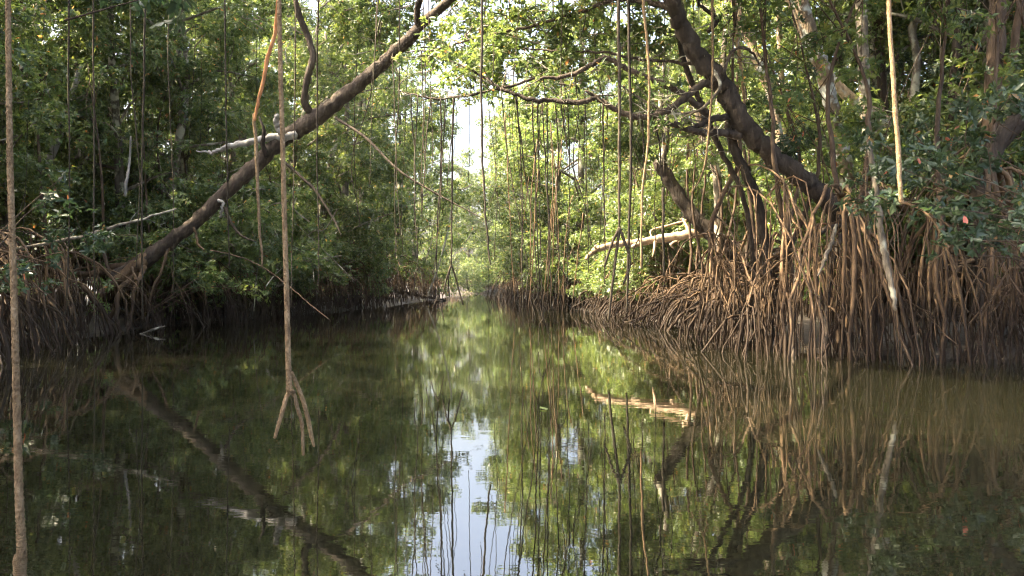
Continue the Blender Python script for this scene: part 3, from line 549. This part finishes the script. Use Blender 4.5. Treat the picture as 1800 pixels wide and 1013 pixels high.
# ------------------------------------------------------------------ hanging aerial roots
def hang(label, pts, wpx, m='aerial', fork=None, group=None, seg=7, wob=.05, n=8):
    p = PX(pts); D = pts[-1][2]; r = np.max(wpx) / F * D / 2; mb = MB(); pp, rr = smooth(p, np.full(len(p), r) if np.isscalar(wpx) else np.array(wpx) / F * D / 2, n)
    k = len(pp); t_ = np.linspace(0, 1, k)[:, None]; wk = np.cumsum(rng.normal(0, .0042 * (D / 11), (k, 3)), 0); wk -= wk[0] + t_ * (wk[-1] - wk[0]); wk[:, 2] = 0
    mb.tube(pp + wk, rr * (1.12 - .4 * t_[:, 0]) * (1 + .12 * rng.random(k)), seg, wob)
    if not fork:
        return tag(mb.build('hanging_root', M[m]), label, 'root', group)
    t = thing('hanging_root', label, 'root', tuple(p[-1]), group=group); mb.build('stem', M[m], t)
    for f in fork:
        q = PX([pts[-1]] + f); k = MB(); k.curve(q, np.linspace(r * .95, r * .7, len(q)), seg, 5, wob); k.build('root_tip', M[m], t)
    return t
def knobbly(label, pts, w_, m='near_root'):
    p, r = smooth(PX(pts), [x / F * q[2] / 2 for x, q in zip(w_, pts)], 40)
    mb = MB(); mb.tube(p, r * (1 + .05 * np.sin(np.arange(len(r)) * 1.9)), 14, .045)
    return tag(mb.build('hanging_root', M[m]), label, 'root')
knobbly('thick knobbly tan root hanging in front at the left edge', [(10, -700, 2.5), (13, -120, 2.5), (15, 100, 2.5), (18, 300, 2.5), (24, 500, 2.5), (29, 700, 2.5), (34, 880, 2.5), (38, 965, 2.5), (35, 985, 2.5), (35, 1030, 2.5)], [8.5, 9, 9.5, 10.5, 11, 12, 14, 16, 22, 19])
fr = thing('hanging_root', 'straight brown root ending in three forked tips above the water', 'root', tuple(P(508, 690, 3.5)))
p, r = smooth(PX([(486, -420, 3.5), (490, -60, 3.5), (493, 120, 3.5), (497, 260, 3.5), (500, 380, 3.5), (504, 520, 3.5), (507, 640, 3.5), (509, 692, 3.5)]), np.array([6.5, 7.5, 8, 8.5, 9, 9.5, 10, 11]) / F * 3.5 / 2, 24)
mb = MB(); mb.tube(p, r * (1 + .035 * np.sin(np.arange(len(r)) * 1.6)), 12, .03); mb.build('stem', M['near_root'], fr)
for q, w_ in (([(511, 688, 3.5), (503, 700, 3.48), (496, 725, 3.46), (490, 745, 3.45), (483, 770, 3.45)], [9, 8, 7.5, 7, 5]), ([(508, 686, 3.5), (517, 695, 3.5), (523, 718, 3.5), (531, 748, 3.5), (533, 800, 3.5)], [9, 7.5, 7, 6.5, 5]),
              ([(512, 655, 3.5), (519, 670, 3.53), (531, 700, 3.55), (541, 735, 3.56), (547, 765, 3.57), (552, 785, 3.57)], [7, 7.5, 8, 8, 7.5, 4]), ([(506, 683, 3.49), (513, 687, 3.45), (517, 690, 3.47)], [8, 8, 6])):
    mb = MB(); p, r = smooth(PX(q), np.array(w_) / F * 3.5 / 2, 7); mb.tube(p, r, 9, .06); mb.build('root_tip', M['near_root'], fr)
mb = hang('orange peeling root slanting beside the straight brown root', [(497, -300, 5), (488, 10, 5), (472, 100, 5), (456, 170, 5), (448, 212, 5)], [7, 7, 7, 7, 6], 'orange_root')
hang('grey lower length of root below the orange root', [(447, 200, 5.02), (451, 280, 5), (455, 340, 5), (456, 400, 5), (461, 470, 5)], [5, 6, 6, 6, 4], 'near_root')
hang('long brown root hanging in front of the pale trunk on the right', [(1556, -250, 7), (1563, 0, 7), (1570, 150, 7), (1577, 280, 7), (1582, 345, 7), (1585, 357, 7)], [6, 7, 8, 9, 9, 11], 'near_root')
G1 = 'thin roots hanging before the left leaves'; lab1 = 'thin aerial root before the left leaves'
g1 = [121, 160, 233, 256, 300, 395, 520, 564]
for x0, x1, y1, D, w_ in ((121, 118, 545, 12, 4), (160, 165, 600, 12.5, 4), (233, 240, 470, 13, 3), (256, 250, 560, 13, 5), (395, 403, 470, 13, 4), (520, 512, 540, 15, 3), (564, 560, 500, 13, 4), (300, 305, 520, 15, 2.5)):
    w_ *= .75
    hang(lab1 + ', %s from the left' % ORD[g1.index(x0)], [(x0, -200, D), ((x0 * 2 + x1) / 3 + rng.normal(0, 3), 100, D), ((x0 + x1 * 2) / 3 + rng.normal(0, 3), y1 * .6, D), (x1, y1, D)], w_, 'aerial', None, G1, 5)
G2 = 'roots hanging from the arching limbs'; lab2 = 'thin dark root hanging from the arching limbs'; g2 = []
for x0, y0, x1, y1, w_ in ((722, 165, 735, 470, 3), (735, 166, 728, 400, 2.5), (757, 172, 742, 380, 3), (775, 172, 770, 520, 3.5), (783, 172, 760, 500, 2.5), (799, 170, 786, 330, 2.5), (905, 166, 945, 520, 3), (908, 166, 920, 545, 3), (936, 176, 948, 530, 3.5), (945, 176, 955, 560, 3), (953, 176, 962, 500, 3), (962, 176, 968, 540, 3), (976, 178, 985, 470, 3), (985, 178, 1040, 430, 3), (998, 180, 1000, 520, 2.5), (880, 155, 930, 480, 2.5),
                           (1028, 165, 1035, 480, 2.5), (1060, 180, 1063, 500, 4), (1128, 203, 1122, 420, 3.5), (1148, 203, 1165, 330, 4), (1010, 128, 1012, 330, 2.5), (955, 139, 950, 250, 2.5), (690, 95, 705, 420, 2.5), (740, 90, 748, 300, 2.5), (868, 60, 870, 330, 2)):
    w_ *= .72; g2.append((x0, hang(lab2, [(x0, y0, 12.9), (x0 * .66 + x1 * .34 + rng.normal(0, 3), y0 * .66 + y1 * .34, 12.9), (x0 * .33 + x1 * .67 + rng.normal(0, 3), y0 * .33 + y1 * .67, 12.8), (x1, y1, 12.8)], w_, 'aerial', None if len(g2) % 3 else [[(x1 + rng.uniform(4, 10), y1 + rng.uniform(15, 30), 12.8), (x1 + rng.uniform(6, 14), y1 + rng.uniform(35, 60), 12.8)], [(x1 - rng.uniform(3, 10), y1 + rng.uniform(12, 30), 12.75), (x1 - rng.uniform(5, 12), y1 + rng.uniform(32, 55), 12.75)]], G2, 5)))
for k_, (x0, o) in enumerate(sorted(g2, key=lambda q: q[0])): o['label'] = lab2 + ', %s from the left' % ORD[k_]
hang('dark root with a wide three pronged tip at the middle of the channel', [(798, 170, 12.9), (798, 280, 12.9), (795, 380, 12.9), (793, 466, 12.9)], 3.5, 'aerial', [[(788, 490, 12.9), (790, 522, 12.9)], [(800, 485, 12.9), (808, 515, 12.9), (814, 536, 12.9)], [(785, 490, 12.9), (778, 520, 12.9)]])
hang('single dark root ending in a free curved tip in front of the sky gap', [(850, -200, 9), (848, 60, 9), (848, 220, 9), (851, 340, 9), (856, 420, 9), (862, 465, 9)], 4, 'aerial')
hang('straight root dropping from the top past the log tip', [(1090, -200, 11.5), (1087, 60, 11.5), (1088, 250, 11.5), (1089, 400, 11.5)], 6, 'aerial', [[(1084, 440, 11.5), (1074, 520, 11.5), (1070, 562, 11.5)], [(1096, 420, 11.5), (1108, 460, 11.5), (1096, 500, 11.5)], [(1075, 430, 11.5), (1062, 470, 11.5)]])
hang('dark straight root in front of the pale log', [(1100, -200, 12), (1105, 120, 12), (1107, 300, 12), (1103, 450, 12), (1101, 548, 12)], 5, 'aerial')
hang('pale vine hanging past the crook of the arching limb', [(1120, -150, 11), (1135, 60, 11), (1141, 150, 11), (1138, 230, 11), (1128, 330, 11), (1127, 470, 11)], 4.5, 'near_root')
hang('thin root in front of the thick end of the pale log', [(1166, 330, 12.6), (1167, 400, 12.6), (1167, 485, 12.6)], 5, 'aerial')
hang('pale vine crossing the arching trunk', [(1253, -150, 11.8), (1253, 60, 11.8), (1254, 150, 11.8), (1246, 240, 11.8), (1238, 300, 11.8), (1215, 340, 11.8)], 4, 'near_root')
hang('pale vine hanging beside the tan knotted trunk', [(1284, -100, 15), (1292, 30, 15), (1302, 110, 15), (1310, 200, 15)], [6, 8, 7, 5], 'near_root')
G4 = 'fine root strands of the upper canopy'
for k in range(30):
    x0 = 640 + k * 20 + rng.uniform(-9, 9); D = rng.uniform(13, 21); y1 = rng.uniform(240, 500); x1 = x0 + rng.normal(0, 16)
    hang('hair thin root strand dropping from the canopy over the channel, %s from the left' % ORD[k], [(x0, -140, D), (x0 * .6 + x1 * .4 + rng.normal(0, 5), y1 * .35, D), (x1 + rng.normal(0, 4), y1 * .7, D), (x1, y1, D)], rng.uniform(1.1, 2.1), 'aerial', None, G4, 5)
G3 = 'pale roots standing in the water right of the channel'; lab3 = 'slim root standing in the right shallows'
for k in range(10):
    x1 = 905 + k * 11 + rng.uniform(-4, 4); x0 = x1 + rng.normal(8, 14); y0 = rng.uniform(180, 380); D = rng.uniform(25, 33)
    hang(lab3 + ', %s from the left' % ORD[k], [(x0, y0, D), ((x0 + x1) / 2 + rng.normal(0, 4), (y0 + 500) / 2, D), (x1, 505 + 1400 / D * 1.05, D)], rng.uniform(1.3, 2.2), 'root', None, G3, 5)

nb = thing('near_mangrove_tree', 'mangrove beside the viewpoint whose bough carries the foreground roots', 'tree', (-8.2, 4.6, .3))
bough(nb, 'trunk', [(-8.2, 4.6, 0), (-8.0, 4.5, 2), (-7.6, 4.2, 5), (-7.8, 4.4, 9)], [.2, .18, .15, .06], 'grey_bark', 10)
bough(nb, 'limb', [(-7.9, 4.4, 2.6), (-4.5, 3, 3.2), (-1.59, 2.5, 3.17), (-1.03, 3.5, 3.32), (-1.44, 5, 3.87), (-.8, 7, 4.7), (-.32, 9, 5.5), (.4, 11, 6.3), (1.5, 12, 7)], [.1, .08, .06, .055, .05, .045, .04, .03, .02], 'grey_bark', 8)
bough(nb, 'limb', [(-1.44, 5, 3.87), (-2.2, 5.6, 3.9), (-2.74, 6, 3.84)], [.03, .025, .015], 'grey_bark', 6)
add_crown(nb, (-7.5, 4.5, 10.5), 1.2, 0)
# ------------------------------------------------------------------ floating leaves
def float_leaf(x, y, lab):
    mb = MB(); a = rng.random() * 6.28; c, s = math.cos(a), math.sin(a)
    sh = np.array([[0, 0, .006], [.03, .022, .012], [.08, .02, .010], [.11, 0, .016], [.08, -.02, .010], [.03, -.022, .012]]) * [1.2, 1.2, 1]
    v = sh @ np.array([[c, s, 0], [-s, c, 0], [0, 0, 1]]) + [x, y, 0]
    mb.v = [v]; mb.q = [np.array([[0, 1, 2, 3], [0, 3, 4, 5]])]; mb.a = [np.full(6, .62)]
    tag(mb.build('floating_leaf', M['leaf']), lab, 'leaf')
for px, py, lab in ((828, 549, 'small pale leaf floating on the far water'), (962, 722, 'yellow leaf floating on the water in the middle'), (640, 563, 'yellow leaf floating by the far left bank')):
    D = F * CAMH / (py - HOR); float_leaf((px - 900) / F * D, D, lab)

# ------------------------------------------------------------------ humid air
def haze():
    m = bpy.data.materials.new('humid_air'); m.use_nodes = True; n = m.node_tree.nodes; l = m.node_tree.links
    n.remove(n['Principled BSDF']); v = n.new('ShaderNodeVolumePrincipled'); v.inputs['Color'].default_value = (.93, .97, .95, 1); v.inputs['Density'].default_value = HAZE; v.inputs['Anisotropy'].default_value = .2
    l.new(v.outputs[0], n['Material Output'].inputs['Volume'])
    a = np.array([[x, y, z] for z in (-2.2, 28) for y in (-85, 285) for x in (-155, 155)], float)
    mb = MB(); mb.v = [a]; mb.q = [np.array([[0, 2, 3, 1], [4, 5, 7, 6], [0, 1, 5, 4], [2, 6, 7, 3], [0, 4, 6, 2], [1, 3, 7, 5]])]; mb.a = [np.zeros(8)]
    o = mb.build('haze', m, sm=False, kind='stuff'); o['label'] = 'thin pale humid haze in the air of the channel'; o.display_type = 'WIRE'
HAZE = .0002
haze()
